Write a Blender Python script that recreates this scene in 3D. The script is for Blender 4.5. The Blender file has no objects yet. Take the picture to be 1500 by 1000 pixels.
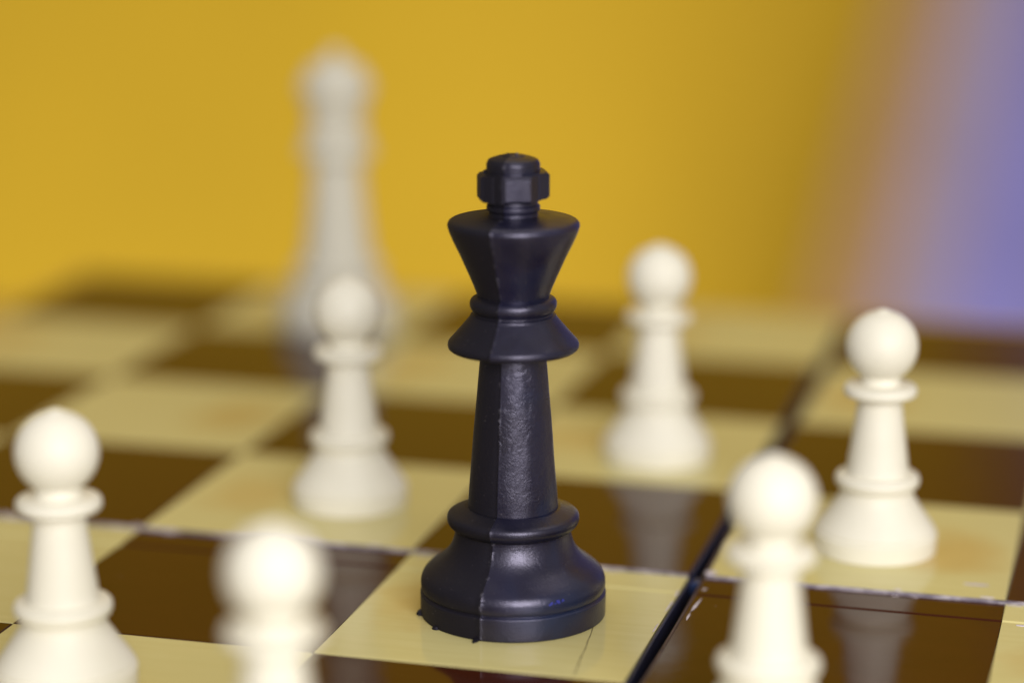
import bpy, bmesh, math, random
from mathutils import Vector, Matrix, noise
random.seed(7)
scene = bpy.context.scene
col = scene.collection
S = 0.045                      # one chessboard square in metres; shapes below are in squares
PI = math.pi

# ------------------------------------------------------------------ camera
PITCH, YAW, ROLL = math.radians(13.2396), math.radians(-14.986), math.radians(0.082)
CAM = Vector((1.41377, -7.69211, 2.63410))
FPX = 3614.39                  # focal length in pixels of a 1500 px wide picture
fwd = Vector((math.sin(YAW)*math.cos(PITCH), math.cos(YAW)*math.cos(PITCH), -math.sin(PITCH)))
rt = Vector((math.cos(YAW), -math.sin(YAW), 0)); up = rt.cross(fwd)
rt2 = rt*math.cos(ROLL) + up*math.sin(ROLL); up2 = up*math.cos(ROLL) - rt*math.sin(ROLL)
cd = bpy.data.cameras.new('camera'); cam = bpy.data.objects.new('camera', cd); col.objects.link(cam)
M = Matrix((rt2, up2, -fwd)).transposed().to_4x4(); M.translation = CAM*S
cam.matrix_world = M
cd.sensor_width = 36; cd.lens = FPX*36/1500
cd.clip_start = 0.01; cd.clip_end = 50
cd.dof.use_dof = True; cd.dof.focus_distance = 7.72*S; cd.dof.aperture_fstop = 5.1
scene.camera = cam

# ------------------------------------------------------------------ light
w = bpy.data.worlds.new('World'); scene.world = w; w.use_nodes = True
bg = w.node_tree.nodes['Background']; bg.inputs[0].default_value = (1.0, 0.93, 0.84, 1); bg.inputs[1].default_value = 0.34

def area(name, loc, target, sx, sy, power, colr):
    l = bpy.data.lights.new(name, 'AREA'); l.shape = 'RECTANGLE'; l.size = sx*S; l.size_y = sy*S
    l.energy = power; l.color = colr
    o = bpy.data.objects.new(name, l); col.objects.link(o)
    o.location = Vector(loc)*S
    o.rotation_euler = (Vector(target)-Vector(loc)).to_track_quat('-Z', 'Y').to_euler()
    return o
area('window_light', (6.2, -12.6, 6.0), (-.4, .2, .4), 8.5, 7.5, 4.8, (1.0, .97, .95))
area('wall_fill_high', (-4, 14, 42), (-6, 40, 0), 60, 16, 11, (1.0, .95, .86))  # added fill lamp, out of view, brightens the yellow wall from above
area('wall_fill_low', (-9, 20, -17), (-10, 37, -3), 28, 14, 5.0, (1.0, .95, .86))  # added lamp hidden below table level, brightens the lower part of the wall

scene.view_settings.view_transform = 'Standard'
scene.view_settings.look = 'None'
scene.view_settings.exposure = 0; scene.view_settings.gamma = 1
scene.view_settings.use_curve_mapping = False
scene.render.engine = 'CYCLES'
scene.render.resolution_x = 1024; scene.render.resolution_y = 682

# ------------------------------------------------------------------ materials
def mat(name):
    m = bpy.data.materials.new(name); m.use_nodes = True
    nt = m.node_tree; b = nt.nodes['Principled BSDF']
    return m, nt, b
def N(nt, t, **kw):
    n = nt.nodes.new(t)
    for k, v in kw.items():
        if k.startswith('i_'): n.inputs[int(k[2:])].default_value = v
        else: setattr(n, k, v)
    return n
def ramp(nt, src, stops):
    r = nt.nodes.new('ShaderNodeValToRGB'); e = r.color_ramp.elements
    while len(e) < len(stops): e.new(.5)
    for k, (p, c) in enumerate(stops): e[k].position = p; e[k].color = (*c, 1) if len(c) == 3 else c
    nt.links.new(src, r.inputs[0]); return r
def mixc(nt, fac, a, b, blend='MIX'):
    m = nt.nodes.new('ShaderNodeMix'); m.data_type = 'RGBA'; m.blend_type = blend
    for s, v in ((0, fac), (6, a), (7, b)):
        if isinstance(v, (int, float)): m.inputs[s].default_value = v
        elif isinstance(v, tuple): m.inputs[s].default_value = (*v, 1)
        else: nt.links.new(v, m.inputs[s])
    return m.outputs[2]
def math_(nt, op, a, b=0.0, c=None, clamp=False):
    m = nt.nodes.new('ShaderNodeMath'); m.operation = op; m.use_clamp = clamp
    for k, v in enumerate((a, b) if c is None else (a, b, c)):
        if isinstance(v, (int, float)): m.inputs[k].default_value = v
        else: nt.links.new(v, m.inputs[k])
    return m.outputs[0]
def coords(nt, scale=(1/S,)*3, offset_random=0):
    tc = nt.nodes.new('ShaderNodeTexCoord'); mp = nt.nodes.new('ShaderNodeMapping')
    mp.inputs['Scale'].default_value = scale
    nt.links.new(tc.outputs['Object'], mp.inputs[0])
    if offset_random:
        oi = nt.nodes.new('ShaderNodeObjectInfo'); c = nt.nodes.new('ShaderNodeCombineXYZ')
        x = math_(nt, 'MULTIPLY', oi.outputs['Random'], offset_random)
        nt.links.new(x, c.inputs[0]); nt.links.new(x, c.inputs[1])
        va = nt.nodes.new('ShaderNodeVectorMath'); nt.links.new(mp.outputs[0], va.inputs[0]); nt.links.new(c.outputs[0], va.inputs[1])
        return va.outputs[0], mp.outputs[0], oi.outputs['Random']
    return mp.outputs[0]
def noise_(nt, vec, scale, detail=3, rough=.55, dist=0):
    n = nt.nodes.new('ShaderNodeTexNoise'); n.inputs['Scale'].default_value = scale
    n.inputs['Detail'].default_value = detail; n.inputs['Roughness'].default_value = rough; n.inputs['Distortion'].default_value = dist
    nt.links.new(vec, n.inputs['Vector']); return n.outputs['Fac']
def scaled(nt, vec, s):
    mp = nt.nodes.new('ShaderNodeMapping'); mp.inputs['Scale'].default_value = s
    nt.links.new(vec, mp.inputs[0]); return mp.outputs[0]
def bump(nt, b, h, strength, dist):
    bn = nt.nodes.new('ShaderNodeBump'); bn.inputs['Strength'].default_value = strength; bn.inputs['Distance'].default_value = dist
    nt.links.new(h, bn.inputs['Height']); nt.links.new(bn.outputs[0], b.inputs['Normal']); return bn

def tile_material(name, dark):
    m, nt, b = mat(name)
    vec, loc, rnd = coords(nt, offset_random=37.0)
    grain = noise_(nt, scaled(nt, vec, (1.2, 14, 1)), 2.2, 4, .6, .6)
    fine = noise_(nt, scaled(nt, vec, (8, 90, 1)), 3, 2)
    if dark:
        c = ramp(nt, grain, [(.3, (.038, .0078, .0020)), (.7, (.052, .0115, .0032))]).outputs[0]
    else:
        c = ramp(nt, grain, [(.25, (.63, .56, .245)), (.75, (.675, .605, .285))]).outputs[0]
        # amber figure of the veneer, one patch on each light square
        sx = nt.nodes.new('ShaderNodeSeparateXYZ'); nt.links.new(loc, sx.inputs[0])
        wob = noise_(nt, vec, 3.0, 3)
        dx = math_(nt, 'MULTIPLY', math_(nt, 'ADD', sx.outputs[0], .27), 4.4)
        dy = math_(nt, 'MULTIPLY', math_(nt, 'ADD', sx.outputs[1], -.02), 3.4)
        d = math_(nt, 'SQRT', math_(nt, 'ADD', math_(nt, 'MULTIPLY', dx, dx), math_(nt, 'MULTIPLY', dy, dy)))
        d = math_(nt, 'ADD', d, math_(nt, 'MULTIPLY', math_(nt, 'SUBTRACT', wob, .5), 1.5))
        f = ramp(nt, d, [(.35, (1, 1, 1)), (1.0, (0, 0, 0))]).outputs[0]
        f = math_(nt, 'MULTIPLY', f, math_(nt, 'ADD', math_(nt, 'MULTIPLY', rnd, .25), .36))
        c = mixc(nt, f, c, (.55, .33, .075))
        streak = noise_(nt, scaled(nt, vec, (1.5, 7, 1)), 1.6, 3)
        c = mixc(nt, ramp(nt, streak, [(.52, (0, 0, 0)), (.78, (.09, .09, .09))]).outputs[0], c, (.60, .40, .12))
    # sparse specks of dust and nicks
    vo = nt.nodes.new('ShaderNodeTexVoronoi'); vo.inputs['Scale'].default_value = 9; nt.links.new(vec, vo.inputs['Vector'])
    sp = math_(nt, 'LESS_THAN', vo.outputs['Distance'], .022)
    c = mixc(nt, math_(nt, 'MULTIPLY', sp, .6), c, (.35, .3, .3) if dark else (.16, .11, .06))
    nt.links.new(c, b.inputs['Base Color'])
    smear = noise_(nt, scaled(nt, vec, (3, 3, 1)), 1.6, 4)
    r = ramp(nt, smear, [(.3, (.05,)*3), (.75, (.13,)*3)]).outputs[0]
    nt.links.new(r, b.inputs['Roughness'])
    b.inputs['IOR'].default_value = 1.28
    h = math_(nt, 'ADD', math_(nt, 'MULTIPLY', fine, .05), noise_(nt, vec, 5, 2))
    bump(nt, b, h, .25, .00012)
    return m
M_dark = tile_material('dark lacquered veneer', True)
M_light = tile_material('light lacquered veneer', False)

def simple(name, c, rough, var=.15, nscale=6, ior=1.5, bs=0, bscale=60):
    m, nt, b = mat(name)
    vec = coords(nt)
    f = noise_(nt, vec, nscale, 4)
    lo = tuple(x*(1-var) for x in c); hi = tuple(min(1, x*(1+var)) for x in c)
    nt.links.new(ramp(nt, f, [(.3, lo), (.7, hi)]).outputs[0], b.inputs['Base Color'])
    b.inputs['Roughness'].default_value = rough; b.inputs['IOR'].default_value = ior
    if bs: bump(nt, b, noise_(nt, vec, bscale, 4), bs, .0003)
    return m
M_panel = simple('dark brown board core', (.02, .010, .006), .6)
M_navy = simple('navy hinge tape', (.012, .014, .036), .4, .3, 12, bs=.3)
M_table = simple('honey wood table', (.58, .36, .07), .35, .2, 3)
M_brownedge = simple('rubbed brown edge', (.10, .06, .04), .4, .4, 18)
M_chip = simple('bare pale chip', (.62, .56, .62), .7, .2, 30)
M_scratch = simple('olive scratch', (.20, .17, .07), .5, .3, 30)
M_speck = simple('blue ink', (.035, .045, .34), .5, .3, 30)

def worn_material():
    m, nt, b = mat('worn lavender edge')
    vec = coords(nt)
    f = noise_(nt, scaled(nt, vec, (1, 1, 5)), 7, 5, .7)
    c = ramp(nt, f, [(.34, (.03, .026, .05)), (.45, (.20, .17, .22)), (.56, (.46, .42, .47)), (.72, (.64, .60, .58))]).outputs[0]
    nt.links.new(c, b.inputs['Base Color']); b.inputs['Roughness'].default_value = .6
    return m
M_worn = worn_material()

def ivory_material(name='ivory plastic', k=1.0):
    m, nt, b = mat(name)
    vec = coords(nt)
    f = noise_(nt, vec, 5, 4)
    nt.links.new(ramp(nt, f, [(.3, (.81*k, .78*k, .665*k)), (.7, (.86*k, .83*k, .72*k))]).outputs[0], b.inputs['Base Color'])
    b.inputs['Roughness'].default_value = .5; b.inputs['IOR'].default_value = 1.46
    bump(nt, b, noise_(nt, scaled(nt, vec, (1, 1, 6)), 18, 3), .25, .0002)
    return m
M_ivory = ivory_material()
M_ivory_dim = ivory_material('ivory plastic dimmed for falloff', .80)  # dimmer copy of the ivory; light falloff at the queen put into the colour

SEAM = math.radians(-94.5)
def black_material():
    m, nt, b = mat('black plastic')
    vec = coords(nt)
    sx = nt.nodes.new('ShaderNodeSeparateXYZ'); nt.links.new(vec, sx.inputs[0])
    nx, ny = math.cos(SEAM-PI/2), math.sin(SEAM-PI/2)
    side = math_(nt, 'ADD', math_(nt, 'MULTIPLY', sx.outputs[0], nx), math_(nt, 'MULTIPLY', sx.outputs[1], ny))
    left = math_(nt, 'GREATER_THAN', side, .0005)
    blot = noise_(nt, vec, 4.5, 4)
    base = ramp(nt, blot, [(.35, (.0048, .0048, .013)), (.68, (.0085, .0085, .028))]).outputs[0]
    base = mixc(nt, left, base, (.0048, .0042, .0075))
    # blue ink rubbed into the right flank
    ink = noise_(nt, vec, 3.2, 3, .5, .4)
    inkf = math_(nt, 'MULTIPLY', ramp(nt, ink, [(.52, (0, 0, 0)), (.66, (1, 1, 1))]).outputs[0],
                 math_(nt, 'MULTIPLY', math_(nt, 'SUBTRACT', 1.0, left), ramp(nt, sx.outputs[0], [(.02, (0, 0, 0)), (.12, (.8, .8, .8))]).outputs[0]))
    base = mixc(nt, inkf, base, (.004, .014, .048))
    # pale scuffs along the mould seam
    near = ramp(nt, math_(nt, 'ABSOLUTE', side), [(.001, (1, 1, 1)), (.008, (0, 0, 0))]).outputs[0]
    scuff = ramp(nt, noise_(nt, vec, 34, 4, .7), [(.56, (0, 0, 0)), (.68, (1, 1, 1))]).outputs[0]
    sf = math_(nt, 'MULTIPLY', near, math_(nt, 'MULTIPLY', scuff, .5))
    base = mixc(nt, sf, base, (.22, .21, .27))
    dust = ramp(nt, noise_(nt, vec, 95, 2, .5), [(.70, (0, 0, 0)), (.78, (.5, .5, .5))]).outputs[0]
    base = mixc(nt, dust, base, (.10, .09, .10))
    nt.links.new(base, b.inputs['Base Color'])
    rr = ramp(nt, noise_(nt, vec, 13, 4), [(.3, (.27,)*3), (.7, (.42,)*3)]).outputs[0]
    r = mixc(nt, left, rr, (.62, .62, .62)); nt.links.new(r, b.inputs['Roughness'])
    b.inputs['IOR'].default_value = 1.58; b.inputs['Specular Tint'].default_value = (.80, .76, 1.0, 1)
    nt.links.new(math_(nt, 'SUBTRACT', .70, math_(nt, 'MULTIPLY', left, .42)), b.inputs['Specular IOR Level'])
    vo = nt.nodes.new('ShaderNodeTexVoronoi'); vo.feature = 'SMOOTH_F1'; vo.inputs['Scale'].default_value = 21
    wv = nt.nodes.new('ShaderNodeVectorMath'); wv.operation = 'ADD'
    nn = nt.nodes.new('ShaderNodeTexNoise'); nn.inputs['Scale'].default_value = 9; nn.inputs['Detail'].default_value = 4
    nt.links.new(vec, nn.inputs['Vector'])
    ns = nt.nodes.new('ShaderNodeVectorMath'); ns.operation = 'SCALE'; ns.inputs['Scale'].default_value = .18
    nt.links.new(nn.outputs['Color'], ns.inputs[0]); nt.links.new(vec, wv.inputs[0]); nt.links.new(ns.outputs[0], wv.inputs[1])
    nt.links.new(scaled(nt, wv.outputs[0], (1, 1, .55)), vo.inputs['Vector'])
    wr = noise_(nt, scaled(nt, wv.outputs[0], (1, 1, .7)), 36, 5, .65, .5)
    h = math_(nt, 'ADD', math_(nt, 'MULTIPLY', vo.outputs['Distance'], .5), math_(nt, 'MULTIPLY', wr, 1.1))
    # only the stem has the leathery skin, and only on one half of the mould
    stem = ramp(nt, sx.outputs[2], [(.36, (.3,)*3), (.40, (1,)*3), (.80, (1,)*3), (.84, (.3,)*3)]).outputs[0]
    amp = math_(nt, 'MULTIPLY', stem, math_(nt, 'SUBTRACT', 1.0, math_(nt, 'MULTIPLY', left, .8)))
    grit = noise_(nt, vec, 120, 3, .6)
    hh = math_(nt, 'ADD', math_(nt, 'MULTIPLY', h, amp), math_(nt, 'MULTIPLY', grit, .30))
    bump(nt, b, hh, .55, .0002)
    return m
M_black = black_material()

# ------------------------------------------------------------------ helpers
def tag(o, label=None, cat=None, group=None, kind=None):
    for k, v in (('label', label), ('category', cat), ('group', group), ('kind', kind)):
        if v: o[k] = v
    return o
def empty(name, loc):
    o = bpy.data.objects.new(name, None); o.empty_display_size = .01; col.objects.link(o); o.location = Vector(loc)*S; return o
def mesh(name, verts, faces, m, smooth=False, sharp=None):
    me = bpy.data.meshes.new(name); me.from_pydata([tuple(Vector(v)*S) for v in verts], [], faces); me.update()
    bm = bmesh.new(); bm.from_mesh(me); bmesh.ops.recalc_face_normals(bm, faces=bm.faces); bm.to_mesh(me); bm.free()
    if smooth:
        for p in me.polygons: p.use_smooth = True
        if sharp: me.set_sharp_from_angle(angle=math.radians(sharp))
    me.materials.append(m); return me
def obj(name, me, parent=None, loc=None):
    o = bpy.data.objects.new(name, me); col.objects.link(o); o.parent = parent
    if loc is not None: o.location = Vector(loc)*S
    return o
def fillet(pts):
    """pts: (radius, height[, corner radius]) -> polyline with rounded corners"""
    P = [(Vector((p[0], p[1])), p[2] if len(p) > 2 else 0) for p in pts]; out = [P[0][0]]
    for k in range(1, len(P)-1):
        a, (b, r), c = P[k-1][0], P[k], P[k+1][0]
        if r <= 0: out.append(b); continue
        u, v = (a-b), (c-b); lu, lv = u.length, v.length; u /= lu; v /= lv
        ang = math.acos(max(-1, min(1, u.dot(v))))
        if ang > 3.0: out.append(b); continue
        t = min(r/math.tan(ang/2), lu*.48, lv*.48)
        s, e = b+u*t, b+v*t; n = 6
        for q in range(n+1):
            f = q/n; out.append(s*(1-f)**2 + b*2*f*(1-f) + e*f*f)
    out.append(P[-1][0]); return out
def cr(pts, n=6):
    # smooth curve through (radius, height) points
    P = [Vector(p) for p in pts]; P = [P[0]*2-P[1]] + P + [P[-1]*2-P[-2]]; out = []
    for k in range(1, len(P)-2):
        a, b, c, d = P[k-1:k+3]
        for q in range(n):
            t = q/n
            v = .5*((2*b)+(c-a)*t+(2*a-5*b+4*c-d)*t*t+(3*b-a-3*c+d)*t**3); out.append((v.x, v.y))
    out.append(tuple(P[-2])); return out
def subdiv(pl, step):
    out = [pl[0]]
    for a, b in zip(pl, pl[1:]):
        n = max(1, int((b-a).length/step))
        for k in range(1, n+1): out.append(a+(b-a)*k/n)
    return out
def lathe(name, pts, m, seg=96, seam=None, sharp=38, rough=0):
    pl = fillet(pts)
    if rough: pl = subdiv(pl, .02)
    angs = [(2*PI*k/seg, 0) for k in range(seg)]
    if seam is not None:
        d = math.radians(1.0); angs = []
        for base, s in ((seam, 0), (seam+PI, 1)):
            angs += [(base-d*.9, 1-s, 0), (base, 1, .0022), (base+d*.35, s, .0004)]
            n = seg//2
            for k in range(1, n): angs.append((base+d+(PI-2*d)*k/n, s, 0))
        angs = sorted(((a % (2*PI), s, e) for a, s, e in angs))
    verts, rings = [], []
    for p in pl:
        if p.x < 1e-6: rings.append([len(verts)]); verts.append((0, 0, p.y)); continue
        ring = []
        for t in angs:
            r = p.x
            if seam is not None:
                side = math.cos(t[0]-(seam-PI/2))      # > 0 on the left mould half
                if side > .02: r *= .988
                jag = .6+.8*noise.noise(Vector((t[0]*2, p.y*23, 3)))
                r += t[2]*max(.1, jag)
            if rough:
                r += rough*noise.noise(Vector((math.cos(t[0])*3, math.sin(t[0])*3, p.y*7)))
            ring.append(len(verts)); verts.append((r*math.cos(t[0]), r*math.sin(t[0]), p.y))
        rings.append(ring)
    faces = []; n = len(angs)
    for a, b in zip(rings, rings[1:]):
        for k in range(n):
            k2 = (k+1) % n
            if len(a) == 1 and len(b) == 1: continue
            if len(a) == 1: faces.append((a[0], b[k], b[k2]))
            elif len(b) == 1: faces.append((a[k], a[k2], b[0]))
            else: faces.append((a[k], a[k2], b[k2], b[k]))
    return mesh(name, verts, faces, m, True, sharp)
def box_data(x0, x1, y0, y1, z0, z1, bv=0):
    v = [(x, y, z) for z in (z0, z1-bv) for x, y in ((x0, y0), (x1, y0), (x1, y1), (x0, y1))]
    f = [(3, 2, 1, 0)] + [(k, (k+1) % 4, 4+(k+1) % 4, 4+k) for k in range(4)]
    if bv:
        v += [(x, y, z1) for x, y in ((x0+bv, y0+bv), (x1-bv, y0+bv), (x1-bv, y1-bv), (x0+bv, y1-bv))]
        f += [(4+k, 4+(k+1) % 4, 8+(k+1) % 4, 8+k) for k in range(4)] + [(8, 9, 10, 11)]
    else: f += [(4, 5, 6, 7)]
    return v, f

# ------------------------------------------------------------------ background and table
TZ = -.34                                      # table top
WALL_Y = 37.0
def waved_sheet(name, x0, x1, z0, z1, y, amp, m, nx, nz, thick=1.0, fold=None):
    v, f = [], []
    for b in range(2):
        for j in range(nz+1):
            for i in range(nx+1):
                x = x0(j/nz) + (x1-x0(j/nz))*i/nx if callable(x0) else x0+(x1-x0)*i/nx
                z = z0+(z1-z0)*j/nz
                d = fold(x, z) if fold else amp*noise.noise(Vector((x*.09, z*.05, 1.7)))
                v.append((x, y+d+b*thick, z))
    o = (nx+1)*(nz+1); q = lambda i, j: j*(nx+1)+i
    for j in range(nz):
        for i in range(nx):
            a = (q(i, j), q(i+1, j), q(i+1, j+1), q(i, j+1)); f.append(a); f.append(tuple(o+k for k in reversed(a)))
    edge = [q(i, 0) for i in range(nx+1)] + [q(nx, j) for j in range(1, nz+1)] + [q(i, nz) for i in range(nx-1, -1, -1)] + [q(0, j) for j in range(nz-1, 0, -1)]
    for a, b in zip(edge, edge[1:]+edge[:1]): f.append((a, b, o+b, o+a))
    return mesh(name, v, f, m, True, 50)
M_wall = simple('yellow wall paint', (.78, .495, .018), .8, .05, .12, bs=.2)
wall = obj('wall', waved_sheet('wall', -70, 60, -18, 45, WALL_Y, 3.6, M_wall, 60, 30))
tag(wall, kind='structure')
CY = WALL_Y-4.2
M_violet = simple('blue violet cloth', (.25, .23, .58), .85, .12, .5)
M_mauve = simple('mauve cloth', (.34, .27, .38), .85, .1, .5)
M_tan = simple('tan cloth', (.42, .25, .11), .85, .1, .5)
ct = empty('curtain', (0, 0, 0)); tag(ct, 'blue violet curtain with tan and mauve edge bands hanging before the yellow wall', 'curtain')
edge = lambda z: -3.75+.2*(z+4.2)
fold = lambda x, z: .22*math.sin(x*1.7+.3*math.sin(z*.3))+.1*math.sin(x*3.9+1)
def cloth_strip(d0, d1, n):
    z0, z1, nz = -17.5, 20, 14; v, f = [], []
    for b in range(2):
        for j in range(nz+1):
            z = z0+(z1-z0)*j/nz
            for i in range(n+1):
                x = edge(z)+d0+(d1-d0)*i/n; v.append((x, CY+fold(x, z)+.15*b, z))
    o = (n+1)*(nz+1); q = lambda i, j: j*(n+1)+i
    for j in range(nz):
        for i in range(n):
            a = (q(i, j), q(i+1, j), q(i+1, j+1), q(i, j+1)); f += [a, tuple(o+k for k in reversed(a))]
    e = [q(i, 0) for i in range(n+1)]+[q(n, j) for j in range(1, nz+1)]+[q(i, nz) for i in range(n-1, -1, -1)]+[q(0, j) for j in range(nz-1, 0, -1)]
    for a, b in zip(e, e[1:]+e[:1]): f.append((a, b, o+b, o+a))
    return v, f
for nm, d0, d1, n, m in (('tan_band', 0, 1.05, 10, M_tan), ('mauve_band', 1.051, 2.2, 8, M_mauve), ('cloth', 2.201, 24, 90, M_violet)):
    v, f = cloth_strip(d0, d1, n); obj(nm, mesh('curtain_'+nm, v, f, m, True, 50), ct)
v, f = box_data(-5.6, 4.6, -4.6, 4.75, TZ-.9, TZ, .04)
tb = obj('tabletop', mesh('tabletop', v, f, M_table)); tag(tb, kind='structure')

# ------------------------------------------------------------------ folding chessboard
T = .022                                       # veneer thickness
ZR, ZF = .0055, -.0055                           # the far panels sit a little proud of the near ones
board = empty('chessboard', (0, 0, TZ)); tag(board, 'glossy brown and cream folding chessboard with a dark hinge groove', 'chessboard')
GL, GR = -.028, .011                           # groove edges
def put(name, me, loc, parent=board):
    return obj(name, me, parent, (loc[0], loc[1], loc[2]-TZ))
for (x0, x1) in ((-4.08, GL-.008), (GR+.010, 4.08)):
    for (y0, y1, zt) in ((-4.08, -.004, ZF), (.010, 4.08, ZR)):
        cx, cy = (x0+x1)/2, (y0+y1)/2
        v, f = box_data(x0-cx, x1-cx, y0-cy, y1-cy, TZ+.002, zt-T-.0006)
        put('panel', mesh('panel', v, f, M_panel), (cx, cy, 0))
cache = {}
def tile_mesh(wd, groove, dark):
    key = (round(wd, 4), groove, dark)
    if key in cache: return cache[key]
    m = M_dark if dark else M_light; h = wd/2-.0012; l = .4988
    if not groove:
        v, f = box_data(-h, h, -l, l, -T, 0, .0035)
    else:
        g = .335                               # a fine groove sets off the strip next to the joint
        pr = [(-l, -T), (-l, -.0035), (-l+.0035, 0), (g-.010, 0), (g-.004, -.0045), (g+.004, -.0045), (g+.010, .0004), (l-.006, .0032), (l, -.001), (l, -T)]
        v = [(-h, a, b) for a, b in pr]+[(h, a, b) for a, b in pr]; n = len(pr)
        f = [(k, (k+1) % n, n+(k+1) % n, n+k) for k in range(n)]+[tuple(range(n)), tuple(range(2*n-1, n-1, -1))]
    cache[key] = mesh('tile', v, f, m); return cache[key]
for i in range(-4, 4):
    for j in range(-4, 4):
        x0, x1 = i, i+1
        if i == -1: x1 = GL-.008
        if i == 0: x0 = GR+.010
        dark = (i+j) % 2 != 0
        o = put('tile', tile_mesh(x1-x0, j == -1, dark), ((x0+x1)/2, j+.5, ZR if j >= 0 else ZF))
        if (i, j) in ((0, 0), (1, 1), (-3, 1), (2, 0)): o.rotation_euler.z = PI
# rim around the board
for k, (x0, x1, y0, y1) in enumerate(((-4.08, 4.08, -4.08, -4.002), (-4.08, 4.08, 4.002, 4.08), (-4.08, -4.002, -4.001, 4.001), (4.002, 4.08, -4.001, 4.001))):
    v, f = box_data(x0, x1, y0, y1, -T-.008, .004, .006)
    put('rim', mesh('rim', v, f, M_table), (0, 0, 0))
# worn edge of the far panels, seen as a pale line along the joint
def jag_strip(x0, x1, yc, n, z0, ztop, th, amp, seed):
    v, f = [], []
    for k in range(n+1):
        x = x0+(x1-x0)*k/n
        a = noise.noise(Vector((x*9, seed, 0)))*amp + noise.noise(Vector((x*41, seed, 2)))*amp*.7
        c = noise.noise(Vector((x*13, seed, 5)))*th*.45
        v += [(x, yc-th/2-c, z0), (x, yc-th/2-c, ztop+a-.002), (x, yc-th/4, ztop+a), (x, yc+th/2, ztop+min(a, 0)), (x, yc+th/2, z0)]
    for k in range(n):
        for q in range(5): f.append((k*5+q, k*5+(q+1) % 5, k*5+5+(q+1) % 5, k*5+5+q))
    f += [(0, 1, 2, 3, 4), tuple(n*5+q for q in (4, 3, 2, 1, 0))]
    return v, f
for (x0, x1, sd) in ((-4.0, GL-.01, 1.3), (GR+.012, 4.0, 8.1)):
    v, f = jag_strip(x0, x1, .0, 260, -.05, ZR+.0015, .008, .0014, sd)
    put('worn_edge', mesh('worn_edge', v, f, M_worn), (0, 0, 0))
# hinge groove: navy lining, rubbed brown lip
for (y0, y1, zt) in ((-4.0, -.006, ZF), (.006, 4.0, ZR)):
    v, f = box_data(GL-.007, GL+.004, y0, y1, -.13, zt+.001, .004)
    put('groove_lining', mesh('groove_lining', v, f, M_navy), (0, 0, 0))
    v, f = box_data(GR-.003, GR+.009, y0, y1, -.13, zt+.0005, .006)
    put('groove_lip', mesh('groove_lip', v, f, M_brownedge), (0, 0, 0))
v, f = box_data(GL-.006, GR+.008, -4.0, 4.0, -.14, -.10)
put('groove_bottom', mesh('groove_bottom', v, f, M_navy), (0, 0, 0))
v, f = box_data(GL+.002, GR-.001, -.03, .03, -.06, -.014, .008)
put('groove_reflection', mesh('groove_reflection', v, f, simple('painted blue reflection', (.02, .035, .10), .35, .3, 9)), (0, 0, 0))  # pale blue reflection at the joint crossing, put in as a coloured block
# chips of bare wood
def chip(cx, cy, lx, ly, rot, z):
    n = 11; v = []; ca, sa = math.cos(rot), math.sin(rot)
    for zz in (0, .0014):
        for k in range(n):
            a = 2*PI*k/n; r = 1+.45*random.uniform(-1, 1)*(.6 if zz else 1)
            x, y = lx*r*math.cos(a), ly*r*math.sin(a); v.append((x*ca-y*sa, x*sa+y*ca, zz))
    f = [tuple(range(n-1, -1, -1)), tuple(range(n, 2*n))]+[(k, (k+1) % n, n+(k+1) % n, n+k) for k in range(n)]
    put('chip', mesh('chip', v, f, M_chip), (cx, cy, z))
chip(.045, -.075, .045, .010, 1.35, ZF)
chip(.040, -.27, .060, .0045, 1.50, ZF)
chip(.037, -.38, .030, .0035, 1.6, ZF)
chip(-.043, -.05, .05, .004, 1.57, ZF); chip(-.041, -.30, .05, .003, 1.55, ZF); chip(-.042, -.17, .03, .003, 1.6, ZF); chip(-.042, -.52, .04, .0028, 1.57, ZF)
chip(.90, .14, .035, .010, .0, ZR); chip(1.07, -.19, .03, .006, 0, ZF); chip(.16, -.05, .02, .006, .4, ZF)
chip(.03, .030, .02, .02, 0, ZR)
for k in range(16):
    x = random.uniform(-2.6, 1.8)
    if abs(x) < .06: continue
    chip(x, .014+random.random()*.010, random.uniform(.008, .03), random.uniform(.003, .006), random.uniform(-.1, .1), ZR)
for k in range(14):
    x = random.uniform(-2.6, 1.8)
    if abs(x) < .06: continue
    chip(x, -.016-random.random()*.008, random.uniform(.01, .03), random.uniform(.002, .005), random.uniform(-.1, .1), ZF+.002)
# scratch across the king's square
v = []; a0, a1 = Vector((-.243, -.42)), Vector((-.192, -.975)); n = 30
for k in range(n+1):
    p = a0.lerp(a1, k/n); wd = .0035*(.4+.6*abs(noise.noise(Vector((k*.7, 2, 2)))))
    p.x += .003*noise.noise(Vector((k*.2, 0, 0)))
    v += [(p.x-wd, p.y, ZF+.0003), (p.x+wd, p.y, ZF+.0003), (p.x, p.y, ZF+.0009)]
f = []
for k in range(n): f += [(3*k, 3*k+2, 3*k+5, 3*k+3), (3*k+2, 3*k+1, 3*k+4, 3*k+5)]
put('scratch', mesh('scratch', v, f, M_scratch), (0, 0, 0))

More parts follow.
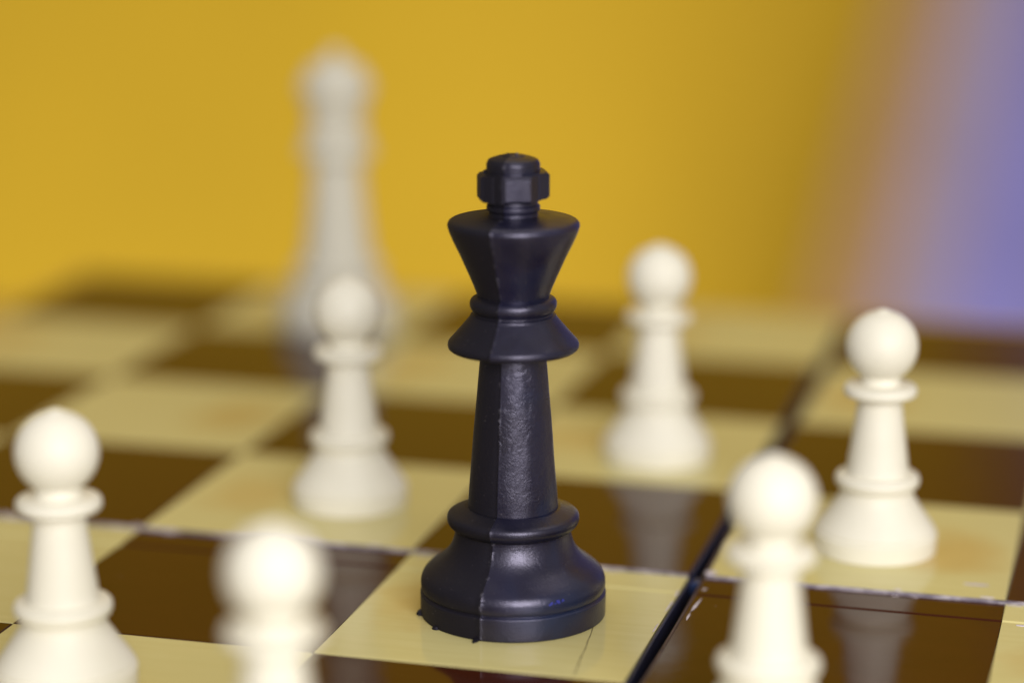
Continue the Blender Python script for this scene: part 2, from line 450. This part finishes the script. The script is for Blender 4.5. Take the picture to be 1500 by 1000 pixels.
# ------------------------------------------------------------------ black king
king = empty('chess_king', (-.514, -.479, ZF)); tag(king, 'worn black plastic king with a mould seam on a cream square', 'chess king')
kb = [(0, 0), (.296, 0, .006), (.2975, .074, .006), (.288, .0795, .002)] + cr([(.2915, .0835), (.2945, .091), (.2955, .104), (.2935, .120), (.2855, .137), (.269, .153), (.2465, .1705), (.223, .190), (.205, .211), (.1935, .233), (.187, .254), (.184, .271)]) + [
      (.184, .280, .002)] + cr([(.189, .2835), (.1985, .290), (.2070, .301), (.2105, .314), (.2080, .3255), (.1985, .3335), (.176, .342), (.150, .3515)]) + [(.12, .352), (0, .352)]
obj('base', lathe('king_base', kb, M_black, 160, SEAM, 38, .0008), king)
ks = [(0, .350), (.1435, .350, .003), (.1425, .36), (.1385, .42), (.126, .5739), (.1042, .83), (.102, .87), (0, .87)]
obj('stem', lathe('king_stem', ks, M_black, 160, SEAM, 38, .0012), king)
kc = [(0, .866), (.10, .864), (.188, .8585, .006)] + cr([(.1975, .8605), (.2035, .866), (.2055, .874), (.2035, .884), (.195, .894), (.179, .912), (.162, .932), (.146, .951), (.136, .963)]) + [(.1335, .970, .003), (.124, .9735, .002)] + cr([
      (.124, .978), (.131, .986), (.1355, .997), (.1355, 1.010), (.130, 1.020), (.120, 1.026)]) + [(.112, 1.029), (0, 1.029)]
obj('collar', lathe('king_collar', kc, M_black, 160, SEAM, 38, .0008), king)
kr = [(0, 1.0265), (.112, 1.0265)] + cr([(.1125, 1.030), (.1215, 1.055), (.1340, 1.0854), (.150, 1.122), (.1665, 1.1585), (.181, 1.188), (.1935, 1.215), (.2015, 1.235)]) + cr([(.2035, 1.242), (.2055, 1.250), (.2035, 1.259), (.197, 1.266), (.180, 1.272), (.14, 1.279), (.10, 1.282)]) + [
      (.076, 1.2825, .003), (.0755, 1.294, .003), (.083, 1.299, .005), (.083, 1.313, .005), (.0765, 1.318, .003), (.0765, 1.326, .003), (.074, 1.34), (0, 1.34)]
obj('crown', lathe('king_crown', kr, M_black, 160, SEAM, 38, .0008), king)
kf = [(0, 1.334), (.074, 1.334), (.079, 1.345, .004), (.0815, 1.40), (.0825, 1.442, .006), (.076, 1.455, .010), (.052, 1.4635, .006), (.036, 1.4645, .003), (.032, 1.469, .003), (.012, 1.468, .003), (0, 1.466)]
fin = obj('finial', lathe('king_finial', kf, M_black, 96, None, 38, .0008), king)
# four stub arms of the cross round the finial
def arm(az, half, r1, z0, z1):
    d = Vector((math.cos(az), math.sin(az), 0)); t = Vector((-d.y, d.x, 0)); v = []; f = []
    secs = [(.02, half+.046, 0), (.074, half+.020, 0), (r1-.010, half, 0), (r1, half-.006, .008)]
    for r, hw, b in secs:
        for sx_, zz in ((-1, z0+b), (1, z0+b), (1, z1-b), (-1, z1-b)):
            p = d*r+t*(hw*sx_); v.append((p.x, p.y, zz))
    for k in range(3):
        for q in range(4): f.append((k*4+q, k*4+(q+1) % 4, k*4+4+(q+1) % 4, k*4+4+q))
    f += [(3, 2, 1, 0), (12, 13, 14, 15)]
    return mesh('king_arm', v, f, M_black)
CAMAZ = math.atan2(-7.21, 1.93)
for k in range(4):
    az = CAMAZ + math.radians(8) + k*PI/2
    lift = (0, .004, .004, -.004)[k]
    obj('arm', arm(az, .044, .1075, 1.333+lift, 1.415+lift), fin)
# nub and mould flash
def spike(az, r, z, ln, wd, ht, name):
    d = Vector((math.cos(az), math.sin(az), 0)); t = Vector((-d.y, d.x, 0)); v = []
    for rr, ww, hh in ((r-.012, wd, ht), (r+ln*.5, wd*.7, ht*.6), (r+ln, wd*.15, ht*.2)):
        for s, zz in ((-1, 0), (1, 0), (.6, hh), (-.6, hh)):
            p = d*rr+t*(ww*s); v.append((p.x, p.y, z+zz))
    f = []
    for k in range(2):
        for q in range(4): f.append((k*4+q, k*4+(q+1) % 4, k*4+4+(q+1) % 4, k*4+4+q))
    f += [(3, 2, 1, 0), (8, 9, 10, 11)]
    obj('flash', mesh(name, v, f, M_black), king)
spike(SEAM-.05, .2945, .001, .026, .012, .012, 'seam_flash')
spike(SEAM-.62, .2945, .001, .010, .016, .012, 'seam_flash')
spike(SEAM-1.12, .2945, .001, .013, .020, .020, 'seam_flash')
for (x, y, h) in ((.012, -.004, .012), (-.022, .01, .007), (.002, .016, .006)):
    v = [(x-.006, y-.006, 1.462), (x+.006, y-.005, 1.462), (x+.004, y+.006, 1.462), (x-.005, y+.005, 1.462), (x+.002, y, 1.467+h)]
    obj('nub', mesh('nub', v, [(3, 2, 1, 0), (0, 1, 4), (1, 2, 4), (2, 3, 4), (3, 0, 4)], M_black), fin)
# blue ink flecks low on the base
for (da, z, s) in ((.42, .122, 1.0), (.49, .124, 1.3), (.51, .119, .8), (.55, .125, 1.1), (.40, .116, .7), (.46, .119, .6)):
    az = CAMAZ+da; n = 8; r = .2952; v = []
    for dr in (0.0, .0016):
        for k in range(n):
            a = 2*PI*k/n; q = s*.0050*random.uniform(.55, 1.2)
            aa = az+q*math.cos(a)/r; zz = z+q*math.sin(a)
            v.append(((r+dr)*math.cos(aa), (r+dr)*math.sin(aa), zz))
    f = [tuple(range(n-1, -1, -1)), tuple(range(n, 2*n))]+[(k, (k+1) % n, n+(k+1) % n, n+k) for k in range(n)]
    obj('ink_fleck', mesh('ink_fleck', v, f, M_speck), king)

# ------------------------------------------------------------------ white pieces
pb = [(0, 0), (.207, 0, .006), (.2095, .068, .008), (.198, .0745, .002)] + cr([(.2005, .0775), (.2020, .081), (.1975, .088), (.180, .1135), (.1615, .1395), (.1440, .166), (.1295, .189), (.124, .205), (.123, .221)]) + cr([
      (.129, .2235), (.1385, .2325), (.1425, .244), (.1425, .256), (.137, .266), (.126, .2705)]) + [(.10, .272), (0, .272)]
ps = [(0, .269), (.1065, .269, .003), (.1050, .285), (.074, .525), (.073, .545), (0, .545)]
pc = [(0, .541), (.071, .541)] + cr([(.107, .5415), (.1175, .545), (.1225, .552), (.1235, .562), (.1215, .572), (.115, .579), (.104, .5825)]) + [(.067, .585, .004), (.065, .600), (.062, .64), (0, .64)]
hc, hr = .7135, .1215
ph = [(0, hc-hr)]+[(hr*math.sin(a), hc-hr*math.cos(a)) for a in [PI*k/28 for k in range(1, 27)]]+[(.022, hc+hr+.0005), (.010, hc+hr+.005), (0, hc+hr+.006)]
me_pawn = [('base', lathe('pawn_base', pb, M_ivory, 72)), ('stem', lathe('pawn_stem', ps, M_ivory, 72)), ('collar', lathe('pawn_collar', pc, M_ivory, 72)), ('head', lathe('pawn_head', ph, M_ivory, 72))]
pawns = [(-1.382, .476, 0, 'white pawn on the cream square between the black king and the tall queen'),
         (.527, .438, 0, 'white pawn across the hinge groove, diagonally next to the king, towards the yellow wall'),
         (-.425, 1.352, 0, "white pawn in the king's own file, standing towards the yellow wall"),
         (-1.603, -1.46, 1, 'white pawn diagonally next to the king, away from the wall and the hinge'),
         (.449, -1.38, 1, 'white pawn across the hinge groove, diagonally next to the king, away from the wall'),
         (-.63, -2.31, 1, "white pawn in the king's own file, standing away from the yellow wall")]
for x, y, front, label in pawns:
    p = empty('chess_pawn', (x, y, ZF if front else ZR)); p.rotation_euler.z = random.uniform(0, 6)
    tag(p, label, 'chess pawn', 'white pawns around the black king')
    for nm, me in me_pawn: obj(nm, me, p)
queen = empty('chess_queen', (-2.35, 3.18, ZR)); tag(queen, 'tall white plastic queen, toned down for light falloff, on a cream square near the board edge', 'chess queen')
qb = [(0, 0), (.275, 0, .006), (.278, .08, .008), (.27, .086, .003), (.272, .10, .01), (.255, .15, .03), (.205, .215, .03), (.185, .25, .01), (.205, .262, .012), (.208, .29, .014), (.19, .315, .01), (.15, .322), (0, .322)]
qs = [(0, .319), (.165, .319), (.158, .36), (.132, .55, .1), (.112, .80), (.11, .82), (0, .82)]
qc = [(0, .815), (.11, .815), (.165, .82, .01), (.170, .85, .01), (.15, .885, .02), (.135, .90, .004), (.147, .912, .01), (.147, .93, .01), (.125, .945), (0, .945)]
qr = [(0, .942), (.12, .942), (.123, .97), (.135, 1.06, .05), (.168, 1.135, .02), (.174, 1.152, .01), (.16, 1.165, .008), (.150, 1.185, .02), (.135, 1.225, .03), (.09, 1.258, .03), (.03, 1.272), (0, 1.274)]
qf = [(0, 1.254)]+[(.042*math.sin(a), 1.288-.036*math.cos(a)) for a in [PI*k/14 for k in range(1, 14)]]+[(0, 1.324)]
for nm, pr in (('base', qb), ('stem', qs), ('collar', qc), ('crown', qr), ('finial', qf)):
    obj(nm, lathe('queen_'+nm, pr, M_ivory_dim, 72), queen)
